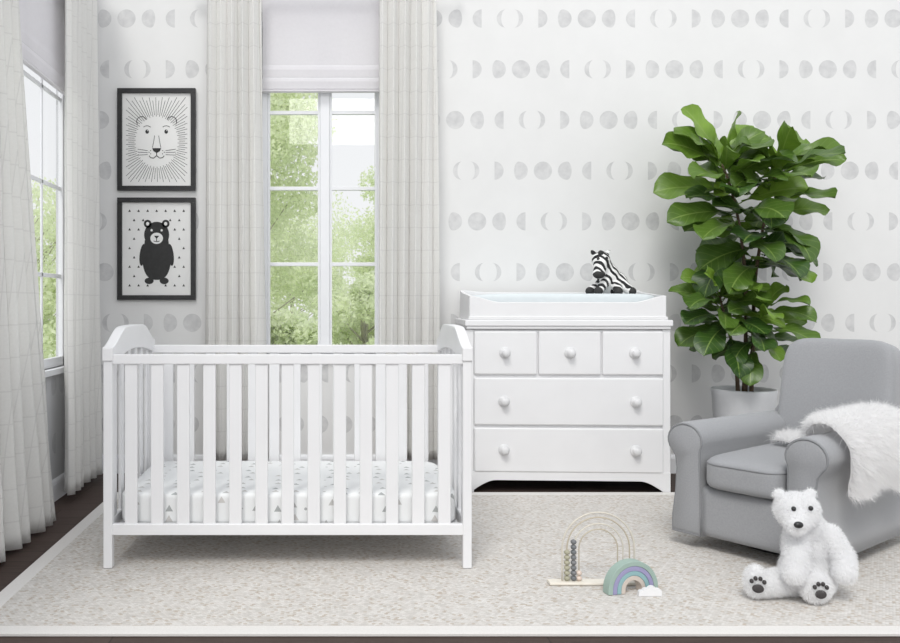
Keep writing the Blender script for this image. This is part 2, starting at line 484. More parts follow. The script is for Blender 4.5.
# left window
mb = MB()
x0, x1 = LW - .035, LW - .010
mb.box(x0, x1, LY0, LY0 + .04, LZ0, LZ1); mb.box(x0, x1, LY1 - .04, LY1, LZ0, LZ1)
mb.box(x0, x1, LY0, LY1, LZ0, LZ0 + .05); mb.box(x0, x1, LY0, LY1, LZ1 - .04, LZ1)
mb.box(x0, x1, 3.66, 3.70, LZ0, LZ1)
for z in (1.14, 1.6, 2.07): mb.box(x0 + .008, x1 - .008, LY0, LY1, z - .011, z + .011)
mb.box(x0 + .008, x1 - .008, 3.97, 3.99, LZ0, LZ1)
mb.box(LW - .03, LW + .03, LY0 - .05, LY1 + .05, LZ0 - .03, LZ0)
mb.box(LW + .0005, LW + .012, LY1, LY1 + .05, LZ0 - .03, LZ1 + .04); mb.box(LW + .0005, LW + .012, LY0 - .05, LY0, LZ0 - .03, LZ1 + .04)
w2 = struct(mb.build('window_2', TRIM, bevel=.003))
struct(MB().box(LW - .024, LW - .021, LY0 + .02, LY1 - .02, LZ0 + .02, LZ1 - .02).build('window_glass', GLASS, w2))

# ---------------------------------------------------------------- roman shades
def shade_profile(zb, zt, k=1.0):
    p = [(0, zt), (.006, zb + .16)]
    for i in range(2):
        z = zb + .150 - i * .070
        p += [(k * (.010 + i * .006), z), (k * (.014 + i * .006), z - .018), (k * (.012 + i * .004), z - .060), (k * .010, z - .064)]
    p += [(k * .024, zb + .012), (k * .024, zb + .003), (k * .016, zb)]
    return p
def shade(name, u0, u1, zb, zt, fn, label, k=1.0):
    pr = shade_profile(zb, zt, k); vs = []; fs = []
    back = [(-.004, z) for d, z in pr[::-1]]
    pr = pr + back; n = len(pr)
    for u in (u0, u1):
        for d, z in pr: vs.append(fn(u, d, z))
    for i in range(n):
        j = (i + 1) % n; fs.append((i, j, n + j, n + i))
    fs += [tuple(range(n)), tuple(range(2 * n - 1, n - 1, -1))]
    o = MB().add(vs, fs).build(name, SHADE)
    return tag(o, label, 'window shade')
shade('roman_shade', WX0 + .004, WX1 - .004, 2.235, 2.86, lambda u, d, z: (u, BW - .01 - d, z), 'pale lilac-grey fabric roman shade raised over the front window')
shade('roman_shade', LY0 + .004, LY1 - .004, 2.09, 2.72, lambda u, d, z: (LW + .006 + d, u, z), 'pale lilac-grey fabric roman shade raised in the side window', .7)

# ---------------------------------------------------------------- curtains
def curtain(top0, top1, bot0, bot1, nrm, folds, at, ab, z0, z1, seed, label, pw=1.0):
    rnd = random.Random(seed); ns, nt_ = folds * 18, 46
    ph = [rnd.uniform(-.35, .35) for _ in range(folds + 2)]; am = [rnd.uniform(.65, 1.15) for _ in range(folds + 2)]
    vs = []; uvs = []; nrm = Vector(nrm)
    al = (Vector(bot1) - Vector(bot0)).normalized(); along = Vector((al.x, al.y, 0))
    for j in range(nt_ + 1):
        t = j / nt_; z = z1 + (z0 - z1) * t; length = 0; prev = None; tt = t ** pw
        for i in range(ns + 1):
            s = i / ns; k = s * folds; ki = int(min(k, folds - 1)); fr = k - ki
            P = Vector(top0).lerp(Vector(top1), s) * (1 - tt) + Vector(bot0).lerp(Vector(bot1), s) * tt
            A = at * (1 - t) + ab * t
            a0 = am[ki] * (1 - fr) + am[ki + 1] * fr; p0 = ph[ki] * (1 - fr) + ph[ki + 1] * fr
            q = 2 * PI * (k + p0 * t)
            wv = math.sin(q) + .22 * math.sin(2 * q + 1) * t
            nz = noise.noise(Vector((s * 6 + seed, z * 1.3, seed * 3.1))) * .35 * t
            p = Vector((P.x, P.y, 0)) + nrm * A * (a0 * wv + nz) + along * A * .35 * math.sin(2 * q) * .5
            p.z = z
            vs.append(p)
            if prev is not None: length += (p - prev).length
            prev = p.copy(); uvs.append((length, z))
    fs = []
    for j in range(nt_):
        for i in range(ns):
            a = j * (ns + 1) + i; fs.append((a, a + 1, a + ns + 2, a + ns + 1))
    me = bpy.data.meshes.new('curtain'); me.from_pydata([tuple(v) for v in vs], [], fs)
    uvl = me.uv_layers.new(name='UVMap')
    for l in me.loops: uvl.data[l.index].uv = uvs[l.vertex_index]
    me.materials.append(CURT); me.polygons.foreach_set('use_smooth', [True] * len(me.polygons))
    o = bpy.data.objects.new('curtain', me); COL.objects.link(o)
    sd = o.modifiers.new('s', 'SOLIDIFY'); sd.thickness = .003
    return tag(o, label, 'curtain', 'linen curtain panels')
cb = BW - .115
curtain((-.70, cb), (-.395, cb), (-.715, cb), (-.36, cb), (0, -1, 0), 5, .024, .033, .10, 2.84, 3, 'off-white checked linen curtain panel beside the framed pictures')
curtain((.285, cb), (.61, cb), (.275, cb), (.63, cb), (0, -1, 0), 5, .024, .033, .10, 2.84, 5, 'off-white checked linen curtain panel hanging between window and dresser')
curtain((-1.315, 2.9), (-1.315, 3.34), (-1.27, 2.95), (-1.265, 3.64), (1, 0, 0), 6, .024, .052, .02, 2.84, 8, 'off-white linen curtain panel flaring toward the floor at side window', 1.5)
curtain((-1.33, 4.05), (-1.33, 4.58), (-1.31, 4.03), (-1.31, 4.60), (1, 0, 0), 6, .022, .034, .04, 2.84, 11, 'off-white linen curtain panel on side wall near the corner')
def rod(p, q, label):
    c = (Vector(p) + Vector(q)) / 2
    r = empty('curtain_rod', c, label, 'curtain rod')
    a = Vector(p) - c; b = Vector(q) - c
    MB().tube([a, b], .012, 12).build('pole', METAL, r, smooth=True)
    for e in (a, b): MB().ell(e, (.025, .025, .025)).build('finial', METAL, r, smooth=True)
rod((-.8, cb, 2.87), (.72, cb, 2.87), 'brushed metal curtain rod above the front window')
rod((-1.325, 2.85, 2.87), (-1.325, 4.60, 2.87), 'brushed metal curtain rod above the side window')

# ---------------------------------------------------------------- rug
RZ = .012
rug = empty('area_rug', (.8, 3.3, 0), 'cream and tan woven area rug with pale border under crib', 'rug')
rx0, rx1, ry0, ry1 = -1.13 - .8, 3.0 - .8, 2.415 - 3.3, 4.22 - 3.3
bw = .060
MB().box(rx0 + bw, rx1 - bw, ry0 + bw, ry1 - bw, .0005, RZ - .001).build('woven_field', rug_mat(), rug)
mb = MB(); mb.box(rx0, rx1, ry0, ry0 + bw, .0005, RZ - .0005); mb.box(rx0, rx1, ry1 - bw, ry1, .0005, RZ - .0005)
mb.box(rx0, rx0 + bw, ry0 + bw, ry1 - bw, .0005, RZ - .0005); mb.box(rx1 - bw, rx1, ry0 + bw, ry1 - bw, .0005, RZ - .0005)
mb.build('border', RUGB, rug, bevel=.003)

# ---------------------------------------------------------------- framed pictures
S = 1 / 170.0
class Flat:
    def __init__(self): self.mb = MB()
    def poly(self, pts, lay=0, mi=0):
        y = -.0012 - lay * .0006
        self.mb.add([(p[0] * S, y, p[1] * S) for p in pts], [tuple(range(len(pts)))], mi=mi)
    def ell(self, cx, cz, rx, rz, lay=0, mi=0, n=32, rot=0):
        c, s = math.cos(rot), math.sin(rot)
        self.poly([(cx + c * rx * math.cos(a) - s * rz * math.sin(a), cz + s * rx * math.cos(a) + c * rz * math.sin(a)) for a in [2 * PI * i / n for i in range(n)]], lay, mi)
    def line(self, p, q, w, lay=0, mi=0, w2=None):
        d = Vector((q[0] - p[0], q[1] - p[1])).normalized(); n = Vector((-d.y, d.x)); w2 = w if w2 is None else w2
        self.poly([(p[0] + n.x * w / 2, p[1] + n.y * w / 2), (p[0] - n.x * w / 2, p[1] - n.y * w / 2), (q[0] - n.x * w2 / 2, q[1] - n.y * w2 / 2), (q[0] + n.x * w2 / 2, q[1] + n.y * w2 / 2)], lay, mi)
    def path(self, pts, w, lay=0, mi=0):
        for a, b in zip(pts[:-1], pts[1:]): self.line(a, b, w, lay, mi)
def framed(zc, label, drawer, dlabel):
    r = empty('framed_picture', (-1.0175, BW - .012, zc), label, 'picture', group='framed nursery prints on the wall')
    hw, hh, t = .2295, .30, .028
    mb = MB()
    mb.box(-hw, hw, -.014, .011, hh - t, hh); mb.box(-hw, hw, -.014, .011, -hh, -hh + t)
    mb.box(-hw, -hw + t, -.014, .011, -hh + t, hh - t); mb.box(hw - t, hw, -.014, .011, -hh + t, hh - t)
    mb.build('frame', BLACKFR, r, bevel=.002)
    MB().box(-hw + t - .002, hw - t + .002, 0, .009, -hh + t - .002, hh - t + .002).build('print', PAPER, r)
    F = Flat(); drawer(F); o = F.mb.build('drawing', [INK, PAPER], r); o['label'] = dlabel
    return r
def lion(F):
    ex, ez = 21, 25; cz = -2
    for i in range(84):
        a = 2 * PI * i / 84 + .02
        ca, sa = math.cos(a), math.sin(a)
        k = 1.0 if i % 2 else 1.06
        p = (ex * k * ca, cz + ez * k * sa)
        m = min((31.5 / abs(ca)) if abs(ca) > 1e-3 else 99, ((43.5 + (2 if sa > 0 else -2)) / abs(sa)) if abs(sa) > 1e-3 else 99)
        e = m * (.97 if i % 2 else .90)
        if e > math.hypot(ex * k * ca, ez * k * sa) + 2: F.line(p, (e * ca, cz + e * sa), .42)
    for s in (-1, 1):
        F.path([(s * (15 + 5 * math.cos(a)), 18 + 5 * math.sin(a)) for a in [-.6 + 3.4 * k / 8 for k in range(9)]], .7)
        F.ell(s * 9.5, 8, 1.8, 2.1); F.ell(s * 9.5 + .6, 9, .5, .5, 1, 1)
        F.path([(s * (6 + 1.8 * k), 12.5 + 1.4 * math.sin(PI * k / 4)) for k in range(5)], .6)
        F.path([(s * 2.0, 4), (s * 3.0, -2), (s * 4.2, -8)], .5)
        F.path([(0, -16), (s * 3, -18.5), (s * 6, -18), (s * 7.5, -16)], .8)
        for k in range(3): F.line((s * 9, -11 - 2.0 * k), (s * 19, -9.5 - 3.0 * k), .5)
        for k in range(3): F.ell(s * (6 + 1.6 * (k % 2)), -11 - 1.6 * k, .5, .5)
    F.poly([(-4.5, -8.5), (4.5, -8.5), (3.2, -11.5), (0, -13.5), (-3.2, -11.5)])
    F.line((0, -13), (0, -16.5), .8)
def bear_print(F):
    for r in range(9):
        for c in range(7):
            x = -27 + c * 9 + (4.5 if r % 2 else 0); z = 38 - r * 9.3
            if x > 29: continue
            if ((x) / 19) ** 2 + ((z + 2) / 38) ** 2 < 1: continue
            F.poly([(x - 1.3, z - 1.1), (x + 1.3, z - 1.1), (x, z + 1.4)])
    pts = []
    for i in range(48):
        a = 2 * PI * i / 48; ca, sa = math.cos(a), math.sin(a)
        w = 14.5 if sa < 0 else 12.5
        pts.append((w * math.copysign(abs(ca) ** .75, ca), -4 + 27 * math.copysign(abs(sa) ** .8, sa)))
    F.poly(pts)
    F.ell(0, 14, 12.5, 13, .2)
    for s in (-1, 1):
        F.ell(s * 9.0, 25, 3.8, 4.0, .2); F.ell(s * 9.0, 25, 1.6, 1.8, 1, 1)
        F.ell(s * 7.5, -32, 4.5, 3.2, .2)
        F.ell(s * 14, -6, 3.0, 11, .2, rot=s * .12)
        F.ell(s * 5, 18.5, 1.1, 1.2, 1, 1)
    F.ell(0, 10.5, 6.3, 5.6, 1, 1); F.poly([(-2.6, 13), (2.6, 13), (0, 9.8)], 2); F.line((0, 10), (0, 7.6), .8, 2)
    F.path([(-3, 7.8), (0, 7), (3, 7.8)], .7, 2)
framed(1.959, 'black framed line drawing of a lion face above another print', lion, 'black line drawing of a lion face with radiating mane')
framed(1.318, 'black framed print of a black bear with small triangles', bear_print, 'black bear silhouette among small triangles')

# ---------------------------------------------------------------- crib
crib = empty('crib', (-.158, 3.36, RZ), 'white painted wooden baby crib with slatted sides on rug', 'crib')
ox, oy, oz = -.158, 3.36, RZ
HX, HY = .686, .36
T = .034
def cz(z): return z - oz
for sx in (-1, 1):
    xa = -HX if sx < 0 else HX - T
    for sy in (-1, 1):
        ya = -HY if sy < 0 else HY - T
        MB().box(xa, xa + T, ya, ya + T, 0, cz(.79)).build('leg', WHITE, crib, bevel=.004)
    mb = MB()
    N = 32; top = []
    for i in range(N + 1):
        t = i / N; y = -HY - .006 + (2 * HY + .012) * t
        e = min(1, min(t, 1 - t) / .30); e = e * e * (3 - 2 * e)
        z = .835 + .060 * e + .015 * math.sin(PI * t)
        top.append((y, cz(z)))
    poly = [(-HY - .006, cz(.783)), ] + top + [(HY + .006, cz(.783))]
    poly += [(HY - .06 - (2 * HY - .12) * k / 8, cz(.783 + .03 * math.sin(PI * k / 8))) for k in range(9)]
    mb.prism(poly, xa - .003, xa + T + .003, 'x')
    mb.box(xa + .006, xa + T - .006, -HY + T, HY - T, cz(.13), cz(.19))
    for k in range(6):
        yc = -HY + T + (2 * HY - 2 * T) * (k + .5) / 6
        mb.box(xa + .010, xa + T - .010, yc - .022, yc + .022, cz(.18), cz(.82))
    mb.build('end_panel', WHITE, crib, bevel=.005)
for sy in (-1, 1):
    ya = -HY + .004 if sy < 0 else HY - .030
    mb = MB()
    mb.box(-HX + T - .002, HX - T + .002, ya, ya + .026, cz(.772), cz(.808))
    mb.box(-HX + T - .002, HX - T + .002, ya, ya + .026, cz(.135), cz(.176))
    for k in range(13):
        xc = (k - 6) * .0975
        mb.box(xc - .0235, xc + .0235, ya + .006, ya + .02, cz(.17), cz(.775))
    mb.build('side_rail', WHITE, crib, bevel=.003)
MB().box(-HX + T + .004, HX - T - .004, -HY + .032, HY - .032, cz(.145), cz(.160)).build('mattress_support', WHITE, crib)
mb = MB().superell((0, 0, .062), (HX - T - .010, HY - .036, .062), 14, 16)
tag(mb.build('crib_mattress', sheet_mat(), None, smooth=True, merge=True, loc=(ox, oy, .1615)), 'crib mattress in white fitted sheet with small grey triangles', 'mattress')

# ---------------------------------------------------------------- dresser
YAW = math.radians(-2.5)
dr = empty('dresser', (1.261, 4.465, 0), 'white painted dresser with five drawers and round knobs', 'dresser', rotz=YAW)
DX, DY0, DY1 = .54, -.225, .225
mb = MB()
mb.box(-DX + .012, -DX + .032, DY0 + .02, DY1, 0, .86); mb.box(DX - .032, DX - .012, DY0 + .02, DY1, 0, .86)
mb.box(-DX + .012, DX - .012, DY0 + .018, DY1, .09, .86)
mb.box(-DX + .008, -DX + .048, DY0 + .010, DY0 + .035, .05, .86); mb.box(DX - .048, DX - .008, DY0 + .010, DY0 + .035, .05, .86)
poly = [(-DX + .008, 0), (-DX + .008, .11), (DX - .008, .11), (DX - .008, 0), (DX - .05, 0)]
for k in range(13):
    t = k / 12; x = (DX - .05) - .12 * t; poly.append((x, .012 + .052 * math.sin(t * PI / 2)))
for k in range(13):
    t = 1 - k / 12; x = -(DX - .05) + .12 * t; poly.append((x, .012 + .052 * math.sin(t * PI / 2)))
poly.append((-DX + .05, 0))
mb.prism(poly, DY0 + .006, DY0 + .028, 'y')
mb.build('body', WHITE, dr, bevel=.002)
mb = MB(); mb.box(-DX, DX, DY0 - .012, DY1, .878, .911); mb.box(-DX + .008, DX - .008, DY0 - .004, DY1, .862, .88)
mb.build('dresser_top', WHITE, dr, bevel=.006, segs=3)
KN = pmat('white_knob_paint', (.72, .72, .73), None, 8, .42)
def knob(parent, x, z):
    R = Matrix.Translation((x, DY0, z)) @ Matrix.Rotation(PI / 2, 4, 'X')
    MB().lathe([(.030, 0), (.030, .003), (.025, .007), (.012, .009), (.009, .018), (.014, .023), (.020, .028), (.021, .034), (.016, .040), (.006, .043)], 24, R).build('knob', KN, parent, smooth=True)
def drawer(x0, x1, z0, z1, knobs):
    mb = MB(); mb.box(x0, x1, DY0, DY0 + .03, z0, z1)
    d = mb.build('drawer', WHITE, dr, bevel=.009, segs=4)
    for k in knobs: knob(d, k, (z0 + z1) / 2)
def X(px): return (px - 569.5) / 190.0
drawer(X(476.5), X(539), .622, .852, [X(507)])
drawer(X(540.5), X(602), .622, .852, [X(571.5)])
drawer(X(603.5), X(663.5), .622, .852, [X(635)])
drawer(X(476.5), X(663.5), .356, .606, [X(506), X(636)])
drawer(X(476.5), X(663.5), .108, .342, [X(506), X(636)])

# changing topper
tp = empty('changing_table_topper', (1.258, 4.465, .9112), 'white wooden changing tray sitting on top of dresser', 'changing tray', rotz=YAW)
TX = .512
def board(y0, y1, e, c, name):
    poly = [(-TX, 0), (TX, 0)]
    for k in range(41):
        t = k / 40; x = TX - 2 * TX * t
        a = min(1, min(t, 1 - t) / .16); a = a * a * (3 - 2 * a)
        poly.append((x, e + (c - e) * a))
    MB().prism(poly, y0, y1, 'y').build(name, WHITE, tp, bevel=.004)
board(-.222, -.204, .128, .094, 'front_board')
board(.190, .208, .162, .150, 'back_board')
for s in (-1, 1):
    xa = -TX if s < 0 else TX - .018
    poly = [(-.204, 0), (.190, 0), (.190, .158), (.1, .148), (-.1, .134), (-.204, .128)]
    MB().prism(poly, xa, xa + .018, 'x').build('side_board', WHITE, tp, bevel=.003)
mb = MB(); mb.box(-TX - .006, TX + .006, -.230, -.222, 0, .018); mb.build('moulding', WHITE, tp, bevel=.003)
pad = MB().superell((0, 0, .060), (TX - .024, .188, .060), 8, 14)
po = pad.build('changing_pad', PADC, None, smooth=True, merge=True, loc=(1.2575, 4.458, .9125))
po.rotation_euler = (0, 0, YAW)
for v in po.data.vertices:
    if v.co.z > .05: v.co.z += .020 * min(1, (abs(v.co.y) / .16) ** 2)
tag(po, 'pale blue contoured changing pad lying in the changing tray', 'changing pad')

# ---------------------------------------------------------------- zebra plush
zb = empty('plush_zebra', (1.510, 4.45, 1.038), 'small black and white striped plush zebra on changing pad', 'toy')
zb.scale = (1.16, 1.16, 1.14)
mb = MB()
mb.ell((.045, .02, .065), (.075, .055, .062)); mb.ell((.02, 0, .10), (.052, .045, .06))
mb.limb((.01, -.005, .12), (-.02, -.02, .165), .040, .038)
mb.ell((-.022, -.025, .172), (.043, .038, .041)); mb.limb((-.030, -.04, .155), (-.042, -.062, .112), .032, .028)
mb.ell((-.044, -.064, .106), (.031, .024, .025))
for s in (-1, 1):
    mb.ell((-.020 + s * .034, -.012, .208), (.012, .008, .019), rot=(0, s * .6, 0))
mb.limb((.0, -.03, .07), (-.045, -.06, .025), .024, .02); mb.limb((.05, -.03, .05), (.04, -.08, .022), .026, .021)
mb.limb((.085, -.02, .05), (.110, -.05, .022), .028, .021); mb.limb((-.01, .02, .06), (-.065, .0, .024), .022, .02)
zbody = remesh(mb, 'body', zebra_mat(), zb, .005, 4)
mb = MB()
for i in range(12):
    t = i / 11; p = Vector((-.030, -.045, .204)).lerp(Vector((.050, .04, .13)), t); p.z += .016 * math.sin(PI * t)
    mb.ell(p, (.013, .012, .018 - .006 * abs(t - .5)))
mb.build('mane', INK, zb, smooth=True)
for p in ((-.045, -.06, .025), (.04, -.08, .022), (.113, -.052, .022), (-.066, .0, .024)): MB().ell(p, (.021, .021, .021)).build('hoof', INK, zb, smooth=True)
MB().ell((-.046, -.078, .102), (.027, .014, .019)).build('muzzle', INK, zb, smooth=True)
for p in ((-.046, -.058, .178), (-.008, -.063, .180)): MB().ell(p, (.007, .005, .008)).build('eye', BLACKPL, zb, smooth=True)

# ---------------------------------------------------------------- fiddle leaf fig
PX, PY = 2.235, 4.36
pl = empty('potted_fiddle_leaf_fig', (PX, PY, 0), 'tall leafy fiddle leaf fig in white ceramic pot behind armchair', 'plant')
MB().lathe([(.120, 0), (.128, .01), (.158, .50), (.163, .53), (.160, .538), (.150, .535), (.146, .50), (.146, .49)], 48).build('pot', POTM, pl, smooth=True)
mb = MB(); mb.lathe([(.145, .47), (.145, .495), (.08, .503), (.01, .505)], 32); mb.build('soil', SOIL, pl, smooth=True)
def bez(pts, n=24):
    out = []
    P = [Vector(p) for p in pts]
    for i in range(n + 1):
        t = i / n * (len(P) - 1); k = min(int(t), len(P) - 2); f = t - k
        p0 = P[max(k - 1, 0)]; p1 = P[k]; p2 = P[k + 1]; p3 = P[min(k + 2, len(P) - 1)]
        out.append(.5 * ((2 * p1) + (p2 - p0) * f + (2 * p0 - 5 * p1 + 4 * p2 - p3) * f * f + (3 * p1 - p0 - 3 * p2 + p3) * f ** 3))
    return out
stems = [
    [(0, 0, .49), (.01, 0, .75), (.015, .01, 1.1), (-.02, 0, 1.40), (-.08, -.01, 1.64), (-.12, 0, 1.75)],
    [(.03, -.02, .49), (.04, -.02, .80), (.06, 0, 1.10), (.10, .0, 1.38), (.15, 0, 1.62), (.19, 0, 1.73)],
    [(-.03, 0, .49), (-.05, -.01, .70), (-.10, -.01, .90), (-.14, -.02, 1.04)],
    [(.02, .03, .49), (-.0, -.05, .66), (.03, -.08, .84), (.06, -.09, .98)],
]
mb = MB()
SP = [bez(s) for s in stems]
for s in SP: mb.tube(s, [.012 - .007 * i / 24 for i in range(25)], 8)
mb.build('stem', BARK, pl, smooth=True)
LV, LF, LUV, LR = [], [], [], []
WT = [(0, .08), (.06, .26), (.15, .44), (.28, .56), (.40, .68), (.55, .88), (.68, 1.0), (.80, .95), (.90, .70), (.96, .38), (1, .02)]
def wprof(t):
    for (a, b), (c, d) in zip(WT[:-1], WT[1:]):
        if t <= c: return b + (d - b) * (t - a) / (c - a)
    return .03
def leaf(base, az, elev, L, W, bend, roll, tint, rnd, face=.6):
    nu, nv_ = 6, 14
    ca, sa = math.cos(az), math.sin(az)
    p = Vector(base)
    side0 = Vector((-sa, ca, 0)); ds = L / nv_
    e = elev; pet = .035
    d = Vector((ca * math.cos(e), sa * math.cos(e), math.sin(e)))
    q = p + d * pet
    pw = .0028
    up = side0.cross(d) * -1
    k0 = len(LV)
    for r_ in (p, q):
        for w in ((-pw, 0), (0, pw), (pw, 0), (0, -pw)): LV.append(r_ + side0 * w[0] + up * w[1]); LUV.append((0, 0)); LR.append(tint)
    for i in range(4):
        j = (i + 1) % 4; LF.append((k0 + i, k0 + j, k0 + 4 + j, k0 + 4 + i))
    em = elev - bend * .35
    dm = Vector((ca * math.cos(em), sa * math.cos(em), math.sin(em)))
    nm = dm.cross(side0) * -1
    if nm.z < 0: nm = -nm
    want = Vector((0, -.95, .45)); want = want - dm * want.dot(dm)
    if want.length > .15:
        want.normalize(); ang = math.atan2(dm.dot(nm.cross(want)), nm.dot(want)); roll = roll + ang * face
    o = len(LV); p = q; wav = rnd.uniform(0, 6)
    for j in range(nv_ + 1):
        t = j / nv_; e = elev - bend * t ** 1.3
        d = Vector((ca * math.cos(e), sa * math.cos(e), math.sin(e)))
        nrm = d.cross(side0) * -1
        if nrm.z < 0 and abs(e) < PI / 2: nrm = -nrm
        rl = Matrix.Rotation(roll * (0.5 + .5 * min(1, t * 2)), 3, d)
        sd = rl @ side0; nn = rl @ nrm
        w = W * wprof(t)
        for i in range(nu + 1):
            s = i / nu * 2 - 1
            z = abs(s) * w * .25 + .012 * L / .25 * math.sin(t * 13 + wav + (2 if s > 0 else 0)) * abs(s) ** 2
            v = p + sd * (s * w) + nn * z
            v.y = min(v.y, BW - PY - .02)
            LV.append(v); LUV.append((s, t)); LR.append(tint)
        p = p + d * ds
    for j in range(nv_):
        for i in range(nu):
            a = o + j * (nu + 1) + i; LF.append((a, a + 1, a + nu + 2, a + nu + 1))
rnd = random.Random(21)
def cluster(sp, t0, t1, n, Ls, el0, el1, az0):
    for i in range(n):
        f = i / (n - 1); t = t0 + (t1 - t0) * f; idx = t * 24; k = int(min(idx, 23)); base = sp[k].lerp(sp[k + 1], idx - k)
        az = az0 + i * 2.39996 + rnd.uniform(-.25, .25)
        el = el0 + (el1 - el0) * f + rnd.uniform(-.25, .25)
        L = rnd.uniform(*Ls) * (1 - .10 * f)
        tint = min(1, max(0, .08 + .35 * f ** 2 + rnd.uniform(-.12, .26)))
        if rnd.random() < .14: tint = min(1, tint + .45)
        if math.sin(az) > .3: L *= .82
        if math.sin(az) < -.3: el -= .3
        leaf(base, az, el, L, L * rnd.uniform(.23, .29), rnd.uniform(.5, 1.1), rnd.uniform(-.35, .35), tint, rnd)
cluster(SP[0], .46, 1.0, 42, (.27, .36), .05, 1.1, 0.3)
cluster(SP[1], .46, 1.0, 40, (.27, .36), -.05, 1.0, 1.4)
cluster(SP[2], .52, 1.0, 28, (.21, .29), -.05, .9, 2.2)
cluster(SP[3], .50, 1.0, 26, (.20, .28), -.05, .8, 4.0)
leaf(SP[0][-1], 3.0, 1.15, .34, .080, .4, .3, .9, rnd, 1.0); leaf(SP[0][-1], 0.3, 1.0, .28, .065, .6, -.3, .8, rnd, 1.0)
leaf(SP[1][-1], .6, .8, .30, .07, .6, .2, .55, rnd, .9); leaf(SP[1][-1], -.2, .5, .31, .07, .8, .2, .5, rnd, .9)
leaf(SP[0][-3], 3.3, .6, .36, .09, .7, 0, .45, rnd, .9); leaf(SP[0][-7], 3.0, .25, .38, .09, .6, 0, .5, rnd, .9)
leaf(SP[0][-9], 3.2, .05, .36, .08, .5, 0, .3, rnd, .9)
me = bpy.data.meshes.new('foliage'); me.from_pydata([tuple(v) for v in LV], [], LF)
me.uv_layers.new(name='UVMap'); me.uv_layers.new(name='rnd')
ua = me.uv_layers['UVMap'].data; ub = me.uv_layers['rnd'].data
for l in me.loops:
    ua[l.index].uv = LUV[l.vertex_index]; ub[l.index].uv = (LR[l.vertex_index], 0)
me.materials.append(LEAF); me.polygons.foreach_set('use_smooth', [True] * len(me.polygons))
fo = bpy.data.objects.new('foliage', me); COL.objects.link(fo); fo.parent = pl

# ---------------------------------------------------------------- armchair
ch = empty('armchair', (1.568, 3.078, RZ), 'grey upholstered glider armchair with rolled arms and throw', 'armchair', rotz=math.radians(-54))
MB().lathe([(.20, 0), (.215, .006), (.215, .022), (.20, .03), (.06, .034), (.06, .075), (.02, .078)], 40, Matrix.Translation((0, .40, 0))).build('base', BLACKPL, ch, smooth=True)
mb = MB()
mb.superell((0, .45, .155), (.20, .435, .105), 12, 12); mb.superell((0, .86, .30), (.255, .10, .24), 8, 12)
mb.build('frame_body', GREYFAB, ch, smooth=True, merge=True)
def arm_profile(s):
    pts = [(.165, .052), (.285, .052), (.283, .12), (.270, .22), (.264, .32), (.270, .370)]
    cxx, czz, r = .231, .438, .068
    for k in range(0, 17):
        a = math.radians(-42 + k * (250) / 16); pts.append((cxx + r * math.cos(a) * 1.08, czz + r * math.sin(a)))
    pts += [(.168, .36), (.165, .25), (.164, .15)]
    return [(s * p[0], p[1]) for p in pts]
for s in (-1, 1):
    pr = arm_profile(s); c = (s * .222, .29); n = len(pr); vs = []; fs = []
    sl = [(0.0, .90), (.006, .955), (.018, .99), (.04, 1.0), (.40, 1.0), (.78, 1.0), (.82, .97), (.835, .90)]
    for y, k in sl:
        sag = -.012 * max(0, (y - .1)) / .6
        for p in pr: vs.append((c[0] + (p[0] - c[0]) * k, y, c[1] + (p[1] - c[1]) * k + (sag if p[1] > .36 else 0)))
    for j in range(len(sl) - 1):
        for i in range(n):
            k = (i + 1) % n; fs.append((j * n + i, j * n + k, (j + 1) * n + k, (j + 1) * n + i))
    fs += [tuple(range(n)), tuple((len(sl) - 1) * n + i for i in range(n))]
    MB().add(vs, fs).build('armrest', GREYFAB, ch, smooth=True)
    MB().tube([(c[0] + (p[0] - c[0]) * .965, .006, c[1] + (p[1] - c[1]) * .965) for p in pr], .0045, 8, True).build('piping', GREYPIPE, ch, smooth=True)
mb = MB().superell((0, .31, .318), (.160, .335, .068), 6, 16)
mb.build('seat_cushion', GREYFAB, ch, smooth=True, merge=True)
pp = []
for i in range(72):
    a = 2 * PI * i / 72; ca, sa = math.cos(a), math.sin(a)
    pp.append((.159 * math.copysign(abs(ca) ** .35, ca), .31 + .333 * math.copysign(abs(sa) ** .35, sa), .358))
MB().tube(pp, .004, 8, True).build('piping', GREYPIPE, ch, smooth=True)
mb = MB().superell((0, 0, 0), (.226, .090, .294), 6, 16)
bo = mb.build('backrest', GREYFAB, ch, smooth=True, merge=True)
for v in bo.data.vertices:
    v.co.x *= 1 - .02 * v.co.z / .28; v.co.y -= .035 * (v.co.x / .23) ** 2
bo.location = (.020, .83, .533); bo.rotation_euler = (math.radians(-10), 0, 0)

# throw over near arm
path = [(-.09, .402), (-.02, .402), (.06, .405), (.12, .41), (.147, .44), (.158, .49), (.190, .528), (.238, .540), (.292, .520), (.325, .465), (.332, .40), (.325, .34), (.322, .30)]
NP = 46
PB = bez([(p[0], 0, p[1]) for p in path], NP)
vs = []; fs = []; nv_ = 30
for j in range(nv_ + 1):
    t = j / nv_
    for i, p in enumerate(PB):
        f = i / NP
        ya = .44 + (.10 - .44) * min(1, max(0, f - .12) / .42); yb = .60 + (.70 - .60) * min(1, f / .5)
        y = ya + (yb - ya) * t
        nz = noise.noise(Vector((f * 9, t * 6, 3)))
        y += .025 * noise.noise(Vector((f * 7, t * 2, 9)))
        edge = min(t, 1 - t) * 6
        off = .006 + .014 * min(1, edge) + .012 * nz
        a = PB[max(i - 1, 0)]; b = PB[min(i + 1, NP)]; d = (b - a).normalized(); nn = Vector((-d.z, 0, d.x))
        q = Vector((p.x, y, p.z)) + nn * off
        if f > .7: q.z += .06 * noise.noise(Vector((t * 4, 1, 1))) * (f - .7) / .3
        vs.append(q)
